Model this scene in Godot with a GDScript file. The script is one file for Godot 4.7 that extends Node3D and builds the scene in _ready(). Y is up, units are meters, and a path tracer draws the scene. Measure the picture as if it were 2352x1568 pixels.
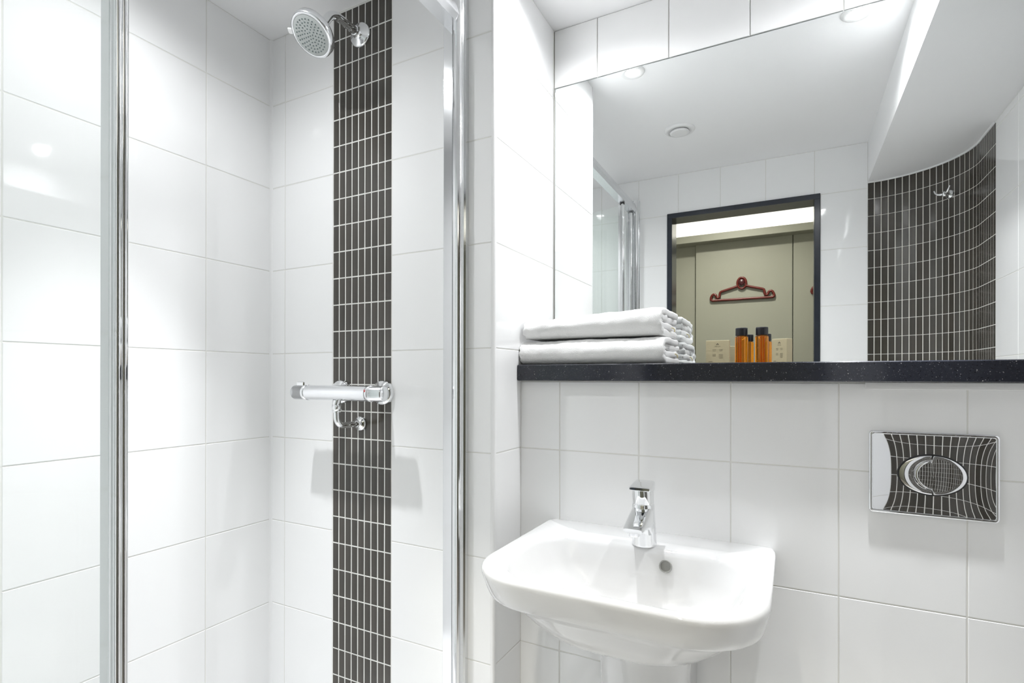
extends Node3D
# A small hotel bathroom seen from its doorway. x runs along the mirror wall, y up, z out of the mirror wall towards the hall.

const EYE := 1.22            # height of the lens
const XL := -1.396           # left wall of the shower
const ZB := -1.091           # shower wall, also the end of the partition
const XN := -0.6183          # side of the basin recess
const Z1 := -1.2296          # half-height wall behind the basin
const Z0 := -1.442           # mirror wall
const ZD := -0.14            # door wall
const XR := 0.596            # right wall
const XB := 0.2945           # edge of the bulkhead
const YC := 1.02             # ceiling, above the lens
const YS := 0.8467           # underside of the bulkhead
const ROW := 0.0702          # one joint of the tile grid, above the lens
const TH := 0.25             # tile pitch
const TW := 0.198
const XS := -0.72            # shower screen

var M := {}
var mesh_cache := {}
var used_names := {}
var rng := RandomNumberGenerator.new()


# ---------------------------------------------------------------- mesh building
class Shape:
	var v := PackedVector3Array()
	var g := PackedInt32Array()
	var sg := 0

	func tri(a: Vector3, b: Vector3, c: Vector3) -> void:
		if a.is_equal_approx(b) or b.is_equal_approx(c) or a.is_equal_approx(c):
			return
		v.append(a); v.append(b); v.append(c)
		g.append(sg)

	func quad(a: Vector3, b: Vector3, c: Vector3, d: Vector3) -> void:
		tri(a, b, c)
		tri(a, c, d)

	func loft(rings: Array, closed := true, cap0 := true, cap1 := true, cap_group := 1) -> void:
		var base := sg
		for i in rings.size() - 1:
			var p: PackedVector3Array = rings[i]
			var q: PackedVector3Array = rings[i + 1]
			var n := p.size()
			for k in (n if closed else n - 1):
				var j := (k + 1) % n
				quad(p[k], p[j], q[j], q[k])
		if cap_group >= 0:
			sg = base + cap_group
		if cap0: fan(rings[0], true)
		if cap1: fan(rings[rings.size() - 1], false)
		sg = base

	func fan(ring: PackedVector3Array, back: bool) -> void:
		var c := Vector3.ZERO
		for p in ring: c += p
		c /= ring.size()
		for k in ring.size():
			var j := (k + 1) % ring.size()
			if back: tri(c, ring[j], ring[k])
			else: tri(c, ring[k], ring[j])

	func box(lo: Vector3, hi: Vector3, b := 0.0) -> void:
		var base := sg
		if b <= 0.0:
			var p := []
			for i in 8: p.append(Vector3(hi.x if i & 1 else lo.x, hi.y if i & 2 else lo.y, hi.z if i & 4 else lo.z))
			for f in [[0, 2, 3, 1], [4, 5, 7, 6], [0, 1, 5, 4], [2, 6, 7, 3], [0, 4, 6, 2], [1, 3, 7, 5]]:
				sg += 1
				quad(p[f[0]], p[f[1]], p[f[2]], p[f[3]])
		else:
			# rings from the bottom to the top, eight corners each, with chamfered edges
			var rings := []
			for lev in [[lo.y, b], [lo.y + b, 0.0], [hi.y - b, 0.0], [hi.y, b]]:
				var i: float = lev[1]
				var y: float = lev[0]
				rings.append(PackedVector3Array([
					Vector3(lo.x + b, y, lo.z + i), Vector3(hi.x - b, y, lo.z + i), Vector3(hi.x - i, y, lo.z + b), Vector3(hi.x - i, y, hi.z - b),
					Vector3(hi.x - b, y, hi.z - i), Vector3(lo.x + b, y, hi.z - i), Vector3(lo.x + i, y, hi.z - b), Vector3(lo.x + i, y, lo.z + b)]))
			for i in 3:
				var p2: PackedVector3Array = rings[i]
				var q2: PackedVector3Array = rings[i + 1]
				for k in 8:
					sg += 1
					var j := (k + 1) % 8
					quad(p2[k], p2[j], q2[j], q2[k])
			sg += 1
			fan(rings[0], true)
			sg += 1
			fan(rings[3], false)
		sg = base + 64

	func tube(path: Array, r, segs := 12, capped := true) -> void:
		var rings := []
		var last_side := Vector3.ZERO
		for i in path.size():
			var p: Vector3 = path[i]
			var d: Vector3
			if i == 0: d = path[1] - p
			elif i == path.size() - 1: d = p - path[i - 1]
			else: d = (path[i + 1] - p).normalized() + (p - path[i - 1]).normalized()
			d = d.normalized()
			if last_side == Vector3.ZERO:
				last_side = d.cross(Vector3.UP if absf(d.y) < 0.9 else Vector3.RIGHT).normalized()
			var side := (last_side - d * last_side.dot(d)).normalized()
			last_side = side
			var up := side.cross(d)
			var rad: float = r[i] if r is Array else r
			var ring := PackedVector3Array()
			for k in segs:
				var t := TAU * k / segs
				ring.append(p + (side * cos(t) + up * sin(t)) * rad)
			rings.append(ring)
		loft(rings, true, capped, capped)

	# profile: array of [radius, height, (optional) true for a sharp edge]; axis along y
	func lathe(profile: Array, segs := 32, at := Transform3D.IDENTITY) -> void:
		var group := sg
		var rings := []
		for p in profile:
			var ring := PackedVector3Array()
			for k in segs:
				var t := TAU * k / segs
				ring.append(at * Vector3(cos(t) * p[0], p[1], sin(t) * p[0]))
			rings.append(ring)
		for i in rings.size() - 1:
			if profile[i].size() > 2: sg += 1
			var p1: PackedVector3Array = rings[i]
			var q1: PackedVector3Array = rings[i + 1]
			for k in segs:
				var j := (k + 1) % segs
				quad(p1[k], p1[j], q1[j], q1[k])
		sg += 1
		if profile[0][0] > 1e-5: fan(rings[0], true)
		sg += 1
		if profile[-1][0] > 1e-5: fan(rings[-1], false)
		sg += 1

	# 2D outline in the xz plane pulled up from y0 to y1
	func prism(outline: PackedVector2Array, y0: float, y1: float, smooth := false) -> void:
		var group := sg
		var n := outline.size()
		for k in n:
			if not smooth: sg += 1
			var a := outline[k]
			var b := outline[(k + 1) % n]
			quad(Vector3(a.x, y0, a.y), Vector3(b.x, y0, b.y), Vector3(b.x, y1, b.y), Vector3(a.x, y1, a.y))
		var idx := Geometry2D.triangulate_polygon(outline)
		var cw := Geometry2D.is_polygon_clockwise(outline)
		for i in range(0, idx.size(), 3):
			var a := outline[idx[i]]
			var b := outline[idx[i + 1]]
			var c := outline[idx[i + 2]]
			var turn := (b - a).cross(c - a)
			var side_sign := -1.0 if cw else 1.0
			if turn * side_sign < 0.0:
				var h := b
				b = c
				c = h
			sg += 1
			tri(Vector3(a.x, y1, a.y), Vector3(b.x, y1, b.y), Vector3(c.x, y1, c.y))
			sg -= 1
			sg += 2
			tri(Vector3(a.x, y0, a.y), Vector3(c.x, y0, c.y), Vector3(b.x, y0, b.y))
			sg -= 2
		sg += 3

	func commit() -> ArrayMesh:
		var mid := Vector3.ZERO
		for p in v: mid += p
		mid /= maxi(1, v.size())
		var vol := 0.0
		for i in range(0, v.size(), 3):
			vol += (v[i] - mid).dot((v[i + 1] - mid).cross(v[i + 2] - mid))
		var st := SurfaceTool.new()
		st.begin(Mesh.PRIMITIVE_TRIANGLES)
		for i in range(0, v.size(), 3):
			st.set_smooth_group(g[i / 3])
			# outward faces run clockwise
			if vol > 0.0:
				st.add_vertex(v[i]); st.add_vertex(v[i + 2]); st.add_vertex(v[i + 1])
			else:
				st.add_vertex(v[i]); st.add_vertex(v[i + 1]); st.add_vertex(v[i + 2])
		st.generate_normals()
		st.index()
		return st.commit()


func numbered(called: String) -> String:
	if not used_names.has(called):
		used_names[called] = 0
		return called
	used_names[called] += 1
	return "%s_%03d" % [called, used_names[called]]


func tag(o: Node, label := "", category := "", group := "", kind := "") -> Node:
	if label: o.set_meta("label", label)
	if category: o.set_meta("category", category)
	if group: o.set_meta("group", group)
	if kind: o.set_meta("kind", kind)
	return o


func thing(called: String, label: String, category: String, at := Vector3.ZERO, group := "", kind := "") -> Node3D:
	var o := Node3D.new()
	o.name = numbered(called)
	add_child(o)
	o.position = at
	tag(o, label, category, group, kind)
	return o


func part(called: String, mesh: Mesh, mat: Material, parent: Node, at := Transform3D.IDENTITY) -> MeshInstance3D:
	var o := MeshInstance3D.new()
	o.name = called
	o.mesh = mesh
	o.material_override = mat
	o.transform = at
	o.cast_shadow = GeometryInstance3D.SHADOW_CASTING_SETTING_ON
	parent.add_child(o, true)
	return o


func Y(rel: float) -> float:
	return EYE + rel


# ---------------------------------------------------------------- materials
func mat(called: String, c: Color, rough: float, metal := 0.0) -> StandardMaterial3D:
	var m := StandardMaterial3D.new()
	m.resource_name = called
	m.albedo_color = c
	m.roughness = rough
	m.metallic = metal
	M[called] = m
	return m


func lin(r: float, g: float, b: float) -> Color:
	return Color(r, g, b).linear_to_srgb()


func noise_image(side: int, freq: float, octaves: int, seed_: int, kind := FastNoiseLite.TYPE_SIMPLEX_SMOOTH) -> ImageTexture:
	var n := FastNoiseLite.new()
	n.seed = seed_
	n.noise_type = kind
	n.frequency = freq
	n.fractal_octaves = octaves
	return ImageTexture.create_from_image(n.get_seamless_image(side, side))


func relief(m: StandardMaterial3D, tex: Texture2D, cm: float, scale: float, world := true) -> void:
	m.heightmap_enabled = true
	m.heightmap_texture = tex
	m.heightmap_scale = cm
	m.uv1_triplanar = true
	m.uv1_world_triplanar = world
	m.uv1_scale = Vector3.ONE * scale


func make_materials() -> void:
	var wavy := noise_image(256, 0.012, 2, 11)
	var t := mat("white_glazed_tile", lin(0.912, 0.914, 0.914), 0.035)
	relief(t, wavy, 0.014, 2.2)
	mat("grout", lin(0.76, 0.755, 0.72), 0.8)
	mat("mosaic_grout", lin(0.74, 0.72, 0.67), 0.8)
	# dark ribbed mosaic: three close tones, with fine upright combing lines fired into the glaze
	rng.seed = 5
	var combed := Image.create(64, 64, false, Image.FORMAT_RGB8)
	for x in 64:
		var k := rng.randf_range(0.80, 1.0)
		for y in 64:
			var s := k * rng.randf_range(0.97, 1.0)
			combed.set_pixel(x, y, Color(s, s, s))
	var combed_tex := ImageTexture.create_from_image(combed)
	var tones := [[0.072, 0.064, 0.053], [0.080, 0.070, 0.058], [0.066, 0.059, 0.049]]
	for i in 3:
		var mm := mat("mosaic_%d" % i, lin(tones[i][0], tones[i][1], tones[i][2]), 0.16)
		mm.albedo_texture = combed_tex
		mm.uv1_triplanar = true
		mm.uv1_scale = Vector3(40, 4, 40)
	mat("chrome", lin(0.86, 0.87, 0.88), 0.035, 1.0)
	mat("plate_chrome", lin(0.80, 0.81, 0.83), 0.008, 1.0)
	mat("chrome_soft", lin(0.84, 0.85, 0.87), 0.16, 1.0)
	mat("satin_aluminium", lin(0.84, 0.85, 0.87), 0.26, 1.0)
	mat("polished_aluminium", lin(0.80, 0.81, 0.82), 0.10, 1.0)
	mat("dark_rubber_and_shade", lin(0.03, 0.03, 0.03), 0.6)  # rubber guide and button recess; also the painted shade in the vent
	mat("white_plastic", lin(0.86, 0.86, 0.86), 0.3)
	mat("grey_plastic", lin(0.50, 0.53, 0.52), 0.35)
	mat("overflow_cover", lin(0.36, 0.36, 0.34), 0.25)
	mat("tray_acrylic", lin(0.90, 0.90, 0.90), 0.15)
	mat("nozzle_rubber", lin(0.16, 0.20, 0.20), 0.5)
	var cer := mat("sanitary_ceramic", lin(0.77, 0.77, 0.77), 0.05)
	cer.clearcoat_enabled = true
	cer.clearcoat = 0.3
	cer.clearcoat_roughness = 0.02
	var paint := mat("ceiling_paint", lin(0.93, 0.93, 0.935), 0.7)
	mat("mirror_silver", lin(0.93, 0.945, 0.94), 0.0, 1.0)
	mat("mirror_edge", lin(0.10, 0.13, 0.13), 0.3)
	# quartz shelf: dark ground with pale and mid chips
	rng.seed = 21
	var q := Image.create(512, 512, false, Image.FORMAT_RGB8)
	q.fill(Color(0.155, 0.162, 0.195))
	for i in 7500:
		var b := rng.randf()
		var c := Color(0.24, 0.245, 0.27) if b < 0.72 else Color(0.40, 0.41, 0.43) if b < 0.96 else Color(0.82, 0.82, 0.80)
		if rng.randf() < 0.35: c = Color(0.07, 0.07, 0.09)
		q.fill_rect(Rect2i(rng.randi() % 510, rng.randi() % 510, 1 + rng.randi() % 2, 1 + rng.randi() % 2), c)
	var quartz := mat("speckled_quartz", Color.WHITE, 0.10)
	quartz.albedo_texture = ImageTexture.create_from_image(q)
	quartz.uv1_triplanar = true
	quartz.uv1_world_triplanar = true
	quartz.uv1_scale = Vector3.ONE * 3.0
	var tow := mat("terry_cotton", lin(0.90, 0.90, 0.895), 0.95)
	relief(tow, noise_image(512, 0.20, 2, 31), 0.11, 6.0)
	tow.rim_enabled = true
	tow.rim = 0.4
	tow.rim_tint = 0.5
	mat("cream_tape", lin(0.70, 0.62, 0.36), 0.8)
	var am := mat("amber_liquid", lin(0.86, 0.31, 0.018), 0.03)
	am.transparency = BaseMaterial3D.TRANSPARENCY_ALPHA
	am.albedo_color.a = 0.06
	am.refraction_enabled = true
	am.refraction_scale = 0.04
	mat("black_cap", lin(0.008, 0.008, 0.012), 0.28)
	var card := mat("cream_card", lin(0.56, 0.49, 0.31), 0.75)
	relief(card, noise_image(256, 0.08, 3, 41), 0.01, 9.0)
	mat("card_print", lin(0.16, 0.14, 0.10), 0.8)
	mat("dark_frame_paint", lin(0.017, 0.022, 0.032), 0.22)
	mat("wardrobe_laminate", lin(0.30, 0.305, 0.252), 0.45)
	mat("hall_wall_paint", lin(0.72, 0.71, 0.64), 0.8)
	mat("hall_carpet", lin(0.30, 0.28, 0.25), 0.95)
	mat("vinyl_floor", lin(0.84, 0.84, 0.825), 0.35)  # unseen floor, made near-white so it bounces light up to walls and ceiling
	mat("red_plastic", lin(0.115, 0.012, 0.008), 0.35)
	mat("dark_red_plastic", lin(0.045, 0.004, 0.006), 0.35)
	mat("red_mark", lin(0.55, 0.02, 0.02), 0.4)
	var gl := mat("clear_glass", lin(0.52, 0.72, 0.62), 0.0)
	gl.transparency = BaseMaterial3D.TRANSPARENCY_ALPHA
	gl.albedo_color.a = 0.05
	mat("glass_edge", lin(0.30, 0.52, 0.44), 0.1)
	var lens := mat("lamp_lens", Color.WHITE, 0.3)
	lens.emission_enabled = true
	lens.emission = Color(0.99, 0.995, 1.0)
	lens.emission_energy_multiplier = 14.0
	var strip := mat("led_strip", Color.WHITE, 0.4)
	strip.emission_enabled = true
	strip.emission = Color(1.0, 0.98, 0.92)
	strip.emission_energy_multiplier = 1.2


# ---------------------------------------------------------------- tiled walls
# a tile lying in its own xy plane, face at z = 0, eased edges
func tile_mesh(w: float, h: float, t := 0.008, b := 0.0013) -> ArrayMesh:
	var key := "t%.4f_%.4f_%.4f" % [w, h, b]
	if mesh_cache.has(key): return mesh_cache[key]
	var s := Shape.new()
	var r := []
	for lev in [[0.0, -t], [0.0, -b], [b * 0.3, -b * 0.3], [b, 0.0]]:
		var i: float = lev[0]
		r.append(PackedVector3Array([Vector3(-w / 2 + i, -h / 2 + i, lev[1]), Vector3(w / 2 - i, -h / 2 + i, lev[1]), Vector3(w / 2 - i, h / 2 - i, lev[1]), Vector3(-w / 2 + i, h / 2 - i, lev[1])]))
	for i in 3:
		for k in 4:
			if i == 0: s.sg += 1
			else: s.sg = 40 + k
			var j := (k + 1) % 4
			s.quad(r[i][k], r[i][j], r[i + 1][j], r[i + 1][k])
	s.sg = 60
	s.quad(r[3][0], r[3][1], r[3][2], r[3][3])
	s.sg = 61
	s.quad(r[0][0], r[0][3], r[0][2], r[0][1])
	mesh_cache[key] = s.commit()
	return mesh_cache[key]


# corner: where u = 0 and v = 0 lie on the tile face; across: direction of u; face: outward normal
func tile_field(parent: Node3D, corner: Vector3, across: Vector3, face: Vector3, us: Array, vs: Array, m: Material, hole := Rect2(), called := "tile", joint := 0.002, tilt := 0.0006) -> void:
	for i in us.size() - 1:
		for j in vs.size() - 1:
			var cells := [[us[i], vs[j], us[i + 1], vs[j + 1]]]
			if hole.size.x > 0.0:
				cells = []
				var a: float = us[i]; var b: float = us[i + 1]; var c: float = vs[j]; var d: float = vs[j + 1]
				var h0 := hole.position; var h1 := hole.end
				if b <= h0.x or a >= h1.x or c >= h1.y: cells = [[a, c, b, d]]
				else:
					if a < h0.x: cells.append([a, c, h0.x, d])
					if b > h1.x: cells.append([h1.x, c, b, d])
					if d > h1.y: cells.append([maxf(a, h0.x), h1.y, minf(b, h1.x), d])
			for q in cells:
				var w: float = q[2] - q[0] - joint
				var h: float = q[3] - q[1] - joint
				if w < 0.004 or h < 0.004: continue
				var o: Vector3 = corner + across * ((q[0] + q[2]) / 2.0) + Vector3.UP * ((q[1] + q[3]) / 2.0)
				var basis := Basis(across, Vector3.UP, face)
				basis = basis * Basis.from_euler(Vector3(rng.randf_range(-tilt, tilt), rng.randf_range(-tilt, tilt), 0))
				part(called, tile_mesh(snappedf(w, 0.0001), snappedf(h, 0.0001)), m, parent, Transform3D(basis, o))


func rows(y0: float, y1: float) -> Array:
	var out := [y0]
	var k := ceilf((y0 - Y(ROW)) / TH + 0.02)
	while Y(ROW) + k * TH < y1 - 0.005:
		out.append(Y(ROW) + k * TH)
		k += 1
	out.append(y1)
	return out


func structure(called: String, label: String, category: String) -> Node3D:
	return thing(called, label, category, Vector3.ZERO, "", "structure")


func slab(parent: Node, lo: Vector3, hi: Vector3, m: Material, called := "backing") -> MeshInstance3D:
	var s := Shape.new()
	s.box(lo, hi)
	return part(called, s.commit(), m, parent)


func build_room() -> void:
	rng.seed = 77
	var H := Y(YC)
	var g: Material = M.grout
	var tile: Material = M.white_glazed_tile
	var d := 0.0007              # joints lie this far behind the tile faces
	# floor and ceiling
	var fl := structure("floor", "near-white sheet vinyl floor of the bathroom, lightened to bounce light", "floor")
	slab(fl, Vector3(XL - 0.1, -0.1, Z0 - 0.1), Vector3(XR + 0.1, 0.0, ZD + 0.1), M.vinyl_floor, "sheet")
	var ce := structure("ceiling", "smooth white painted ceiling above shower and basin", "ceiling")
	slab(ce, Vector3(XL - 0.1, H, Z0 - 0.1), Vector3(XR + 0.15, H + 0.12, ZD + 0.1), M.ceiling_paint, "plaster")
	var bk := structure("ceiling_bulkhead", "dropped white boxed-in ceiling over the curved dark mosaic", "bulkhead")
	slab(bk, Vector3(XB, Y(YS), Z0), Vector3(XR + 0.1, H, ZD), M.ceiling_paint, "plaster")
	# shower, left side
	var wl := structure("wall_left", "white tiled long wall of the shower cubicle", "wall")
	slab(wl, Vector3(XL - 0.1, 0, ZB - 0.1), Vector3(XL - d, H, ZD), g)
	var us := [0.0, 0.203, 0.413, 0.6226, 0.83, ZD - ZB]
	tile_field(wl, Vector3(XL, 0, ZB), Vector3(0, 0, 1), Vector3(1, 0, 0), us.map(func(q): return q), rows(0, H), tile)
	# shower wall with its mosaic stripe; the same plane is the end of the partition
	var wb := structure("wall_back", "white tiled shower wall with a dark upright mosaic stripe", "wall")
	slab(wb, Vector3(XL - 0.1, 0, Z0 - 0.1), Vector3(XN - 0.012, H, ZB - d), g)
	tile_field(wb, Vector3(0, 0, ZB), Vector3.RIGHT, Vector3(0, 0, 1), [XL, -1.3365, -1.1397], rows(0, H), tile)
	tile_field(wb, Vector3(0, 0, ZB), Vector3.RIGHT, Vector3(0, 0, 1), [-0.9286, -0.7306, XN - 0.007], rows(0, H), tile)
	var cols := []
	for i in 10: cols.append(lerpf(-1.1397, -0.9286, i / 9.0))
	var vs := [0.0]
	var y := Y(0.94136) - 29.0 * 0.0739
	while y < H - 0.004:
		if y > 0.004: vs.append(y)
		y += 0.0739
	vs.append(H)
	for i in 9:
		for j in vs.size() - 1:
			tile_field(wb, Vector3(0, 0, ZB - 0.0004), Vector3.RIGHT, Vector3(0, 0, 1), [cols[i], cols[i + 1]], [vs[j], vs[j + 1]], M["mosaic_%d" % (rng.randi() % 3)], Rect2(), "mosaic_tile", 0.0020, 0.0025)
	# recess: side, lower and upper wall
	var wn := structure("wall_recess", "narrow white tiled side of the basin recess", "wall")
	slab(wn, Vector3(XN - 0.0125, 0, Z0 - 0.05), Vector3(XN - d, H, ZB - 0.0008), g)
	tile_field(wn, Vector3(XN, 0, Z0), Vector3(0, 0, 1), Vector3(1, 0, 0), [0.0, ZB - Z0 - 0.007], rows(0, H), tile)
	var wlo := structure("wall_lower", "half-height white tiled wall behind the washbasin", "wall")
	slab(wlo, Vector3(XN, 0, Z0), Vector3(XR, Y(-0.0075), Z1 - d), g)
	var uu := [XN]
	for k in 7: if -0.5092 + k * TW < XR - 0.02: uu.append(-0.5092 + k * TW)
	uu.append(XR)
	tile_field(wlo, Vector3(0, 0, Z1), Vector3.RIGHT, Vector3(0, 0, 1), uu, rows(0, Y(-0.0085)), tile)
	var wup := structure("wall_upper", "white tiled wall around the top of the big mirror", "wall")
	slab(wup, Vector3(XN, Y(0.03), Z0 - 0.1), Vector3(XR + 0.1, H, Z0 - 0.0075), g)
	var uw := [XN]
	for k in 6: if -0.4863 + k * TW < XB - 0.004: uw.append(-0.4863 + k * TW)
	uw.append(XR)
	tile_field(wup, Vector3(0, 0, Z0 - 0.0035), Vector3.RIGHT, Vector3(0, 0, 1), uw, [Y(0.8505), H], tile)
	# door wall, with the opening
	var wf := structure("wall_front", "white tiled wall around the dark framed doorway", "wall")
	var hole := Rect2(-0.5524, 0, 0.6692, Y(0.8256))
	slab(wf, Vector3(XL - 0.1, 0, ZD + d), Vector3(hole.position.x, H, ZD + 0.10), g)
	slab(wf, Vector3(hole.end.x, 0, ZD + d), Vector3(XR + 0.1, H, ZD + 0.10), g)
	slab(wf, Vector3(hole.position.x, hole.end.y, ZD + d), Vector3(hole.end.x, H, ZD + 0.10), g)
	var ud := [XL]
	for k in range(-5, 6):
		var x := -0.4997 + k * TW
		if x > XL + 0.02 and x < XB - 0.02: ud.append(x)
	ud.append(XB)
	# seen from inside the room the face looks towards -z, so u runs to -x
	var mirrored := []
	for k in ud.size(): mirrored.append(-ud[ud.size() - 1 - k])
	tile_field(wf, Vector3(0, 0, ZD), Vector3(-1, 0, 0), Vector3(0, 0, -1), mirrored, rows(0, H), tile, Rect2(-hole.end.x, 0, hole.size.x, Y(ROW) + 3 * TH))
	# right wall
	var wr := structure("wall_right", "white tiled wall beside the curved dark mosaic", "wall")
	slab(wr, Vector3(XR + d, 0, Z0), Vector3(XR + 0.1, Y(YS), ZD), g)
	var ur := [0.6]
	while ur[-1] + TW < -Z0 - 0.02: ur.append(ur[-1] + TW)
	ur.append(-Z0)
	tile_field(wr, Vector3(XR, 0, 0), Vector3(0, 0, -1), Vector3(-1, 0, 0), ur, rows(0, Y(YS)), tile)
	build_curve()
	# trims
	var t1 := structure("trim_1", "white plastic edge strip on the corner of the partition", "trim")
	var s := Shape.new()
	var arc := PackedVector2Array([Vector2(XN - 0.008, ZB - 0.008), Vector2(XN - 0.008, ZB + 0.001)])
	for k in 7:
		var a := lerpf(PI / 2, 0, k / 6.0)
		arc.append(Vector2(XN - 0.005 + cos(a) * 0.006, ZB - 0.005 + sin(a) * 0.006))
	arc.append(Vector2(XN + 0.001, ZB - 0.008))
	s.prism(arc, 0, H - 0.0005)
	part("strip", s.commit(), M.white_plastic, t1)
	var t2 := structure("trim_2", "white sealant line in the inner corner of the shower", "trim")
	s = Shape.new()
	s.prism(PackedVector2Array([Vector2(XL - 0.001, ZB - 0.001), Vector2(XL + 0.007, ZB), Vector2(XL + 0.0025, ZB + 0.0025), Vector2(XL, ZB + 0.007)]), 0.001, H - 0.0005)
	part("bead", s.commit(), M.white_plastic, t2)
	var t3 := structure("trim_3", "pale sealant line along the top of the curved mosaic", "trim")
	s = Shape.new()
	var path := []
	for k in 25:
		var a := PI / 2 * (1.0 - k / 24.0)
		path.append(Vector3(0.293 + cos(a) * 0.302, Y(YS) - 0.002, -0.443 + sin(a) * 0.302))
	path.append(Vector3(0.595, Y(YS) - 0.002, -0.6))
	s.tube(path, 0.0045, 6)
	part("bead", s.commit(), M.white_plastic, t3)
	var t4 := structure("trim_4", "white batten under the dark shelf above the flush plate", "trim")
	s = Shape.new()
	s.box(Vector3(0.128, Y(-0.021), Z1), Vector3(XR, Y(-0.0072), Z1 + 0.004), 0.001)
	part("batten", s.commit(), M.white_plastic, t4)


func build_curve() -> void:
	var w := structure("wall_curved", "concave corner wall clad in dark upright mosaic", "wall")
	var c := Vector2(0.293, -0.443)
	var R := 0.303
	var outline := PackedVector2Array()
	for k in 29:
		var a := PI / 2 * (1.0 - k / 28.0)
		outline.append(c + Vector2(cos(a), sin(a)) * (R + 0.0012))
	outline.append(Vector2(XR + 0.0012, -0.6))
	outline.append(Vector2(XR + 0.08, -0.6))
	outline.append(Vector2(XR + 0.08, ZD + 0.08))
	outline.append(Vector2(c.x, ZD + 0.08))
	var s := Shape.new()
	s.prism(outline, 0, Y(YS))
	part("backing", s.commit(), M.mosaic_grout, w)
	var pitch := 0.02345
	var total := R * PI / 2 + 0.157
	var n := int(total / pitch)
	pitch = total / n
	var rest := {0: [], 1: [], 2: []}
	var chip := tile_mesh(0.0217, 0.0725, 0.008, 0.0012)
	var made := 0
	var y := Y(YS) - 0.0371
	while y > 0.03:
		for i in n:
			var l := (i + 0.5) * pitch
			var at: Vector2
			var nrm: Vector2
			if l < R * PI / 2:
				var a := PI / 2 - l / R
				nrm = -Vector2(cos(a), sin(a))
				at = c - nrm * R
			else:
				nrm = Vector2(-1, 0)
				at = Vector2(XR, -0.443 - (l - R * PI / 2))
			var face := Vector3(nrm.x, 0, nrm.y)
			var basis := Basis(Vector3.UP.cross(face), Vector3.UP, face) * Basis.from_euler(Vector3(rng.randf_range(-0.003, 0.003), rng.randf_range(-0.003, 0.003), 0))
			var xf := Transform3D(basis, Vector3(at.x, y, at.y))
			var tone := rng.randi() % 3
			if made < 300:
				part("mosaic_tile", chip, M["mosaic_%d" % tone], w, xf)
				made += 1
			else:
				rest[tone].append(xf)
		y -= 0.0743
	# the rows below the shelf, out of sight of the mirror
	for tone in 3:
		var st := SurfaceTool.new()
		st.begin(Mesh.PRIMITIVE_TRIANGLES)
		for xf in rest[tone]: st.append_from(chip, 0, xf)
		var o := part("lower_mosaic", st.commit(), M["mosaic_%d" % tone], w)
		o.set_meta("kind", "stuff")


# ---------------------------------------------------------------- lamps
func downlight(at: Vector3, beam: float, width: float, spill: float, label: String, group: String) -> void:
	var t := thing("downlight", label, "ceiling light", at, group)
	var s := Shape.new()
	s.lathe([[0.024, -0.001], [0.024, -0.004, 1], [0.030, -0.006], [0.038, -0.0045], [0.040, 0.0, 1]], 40)
	part("bezel", s.commit(), M.white_plastic, t)
	s = Shape.new()
	s.lathe([[0.0236, 0.0], [0.0236, -0.0025, 1], [0.0001, -0.0032]], 32)
	part("lens", s.commit(), M.lamp_lens, t)
	# the reflector throws a tight beam straight down; the lens spills the rest widely
	for k in [["beam_lamp", width, beam], ["spill_lamp", 80.0, spill]]:
		var l := SpotLight3D.new()
		l.name = k[0]
		l.position = Vector3(0, -0.012, 0)
		l.rotation = Vector3(-PI / 2, 0, 0)
		l.spot_angle = k[1]
		l.spot_angle_attenuation = 1.0
		l.spot_range = 6.0
		l.spot_attenuation = 2.0
		l.light_size = 0.018
		l.light_color = Color(0.985, 0.992, 1.0)
		l.light_energy = k[2]
		l.shadow_enabled = true
		t.add_child(l, true)


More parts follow.
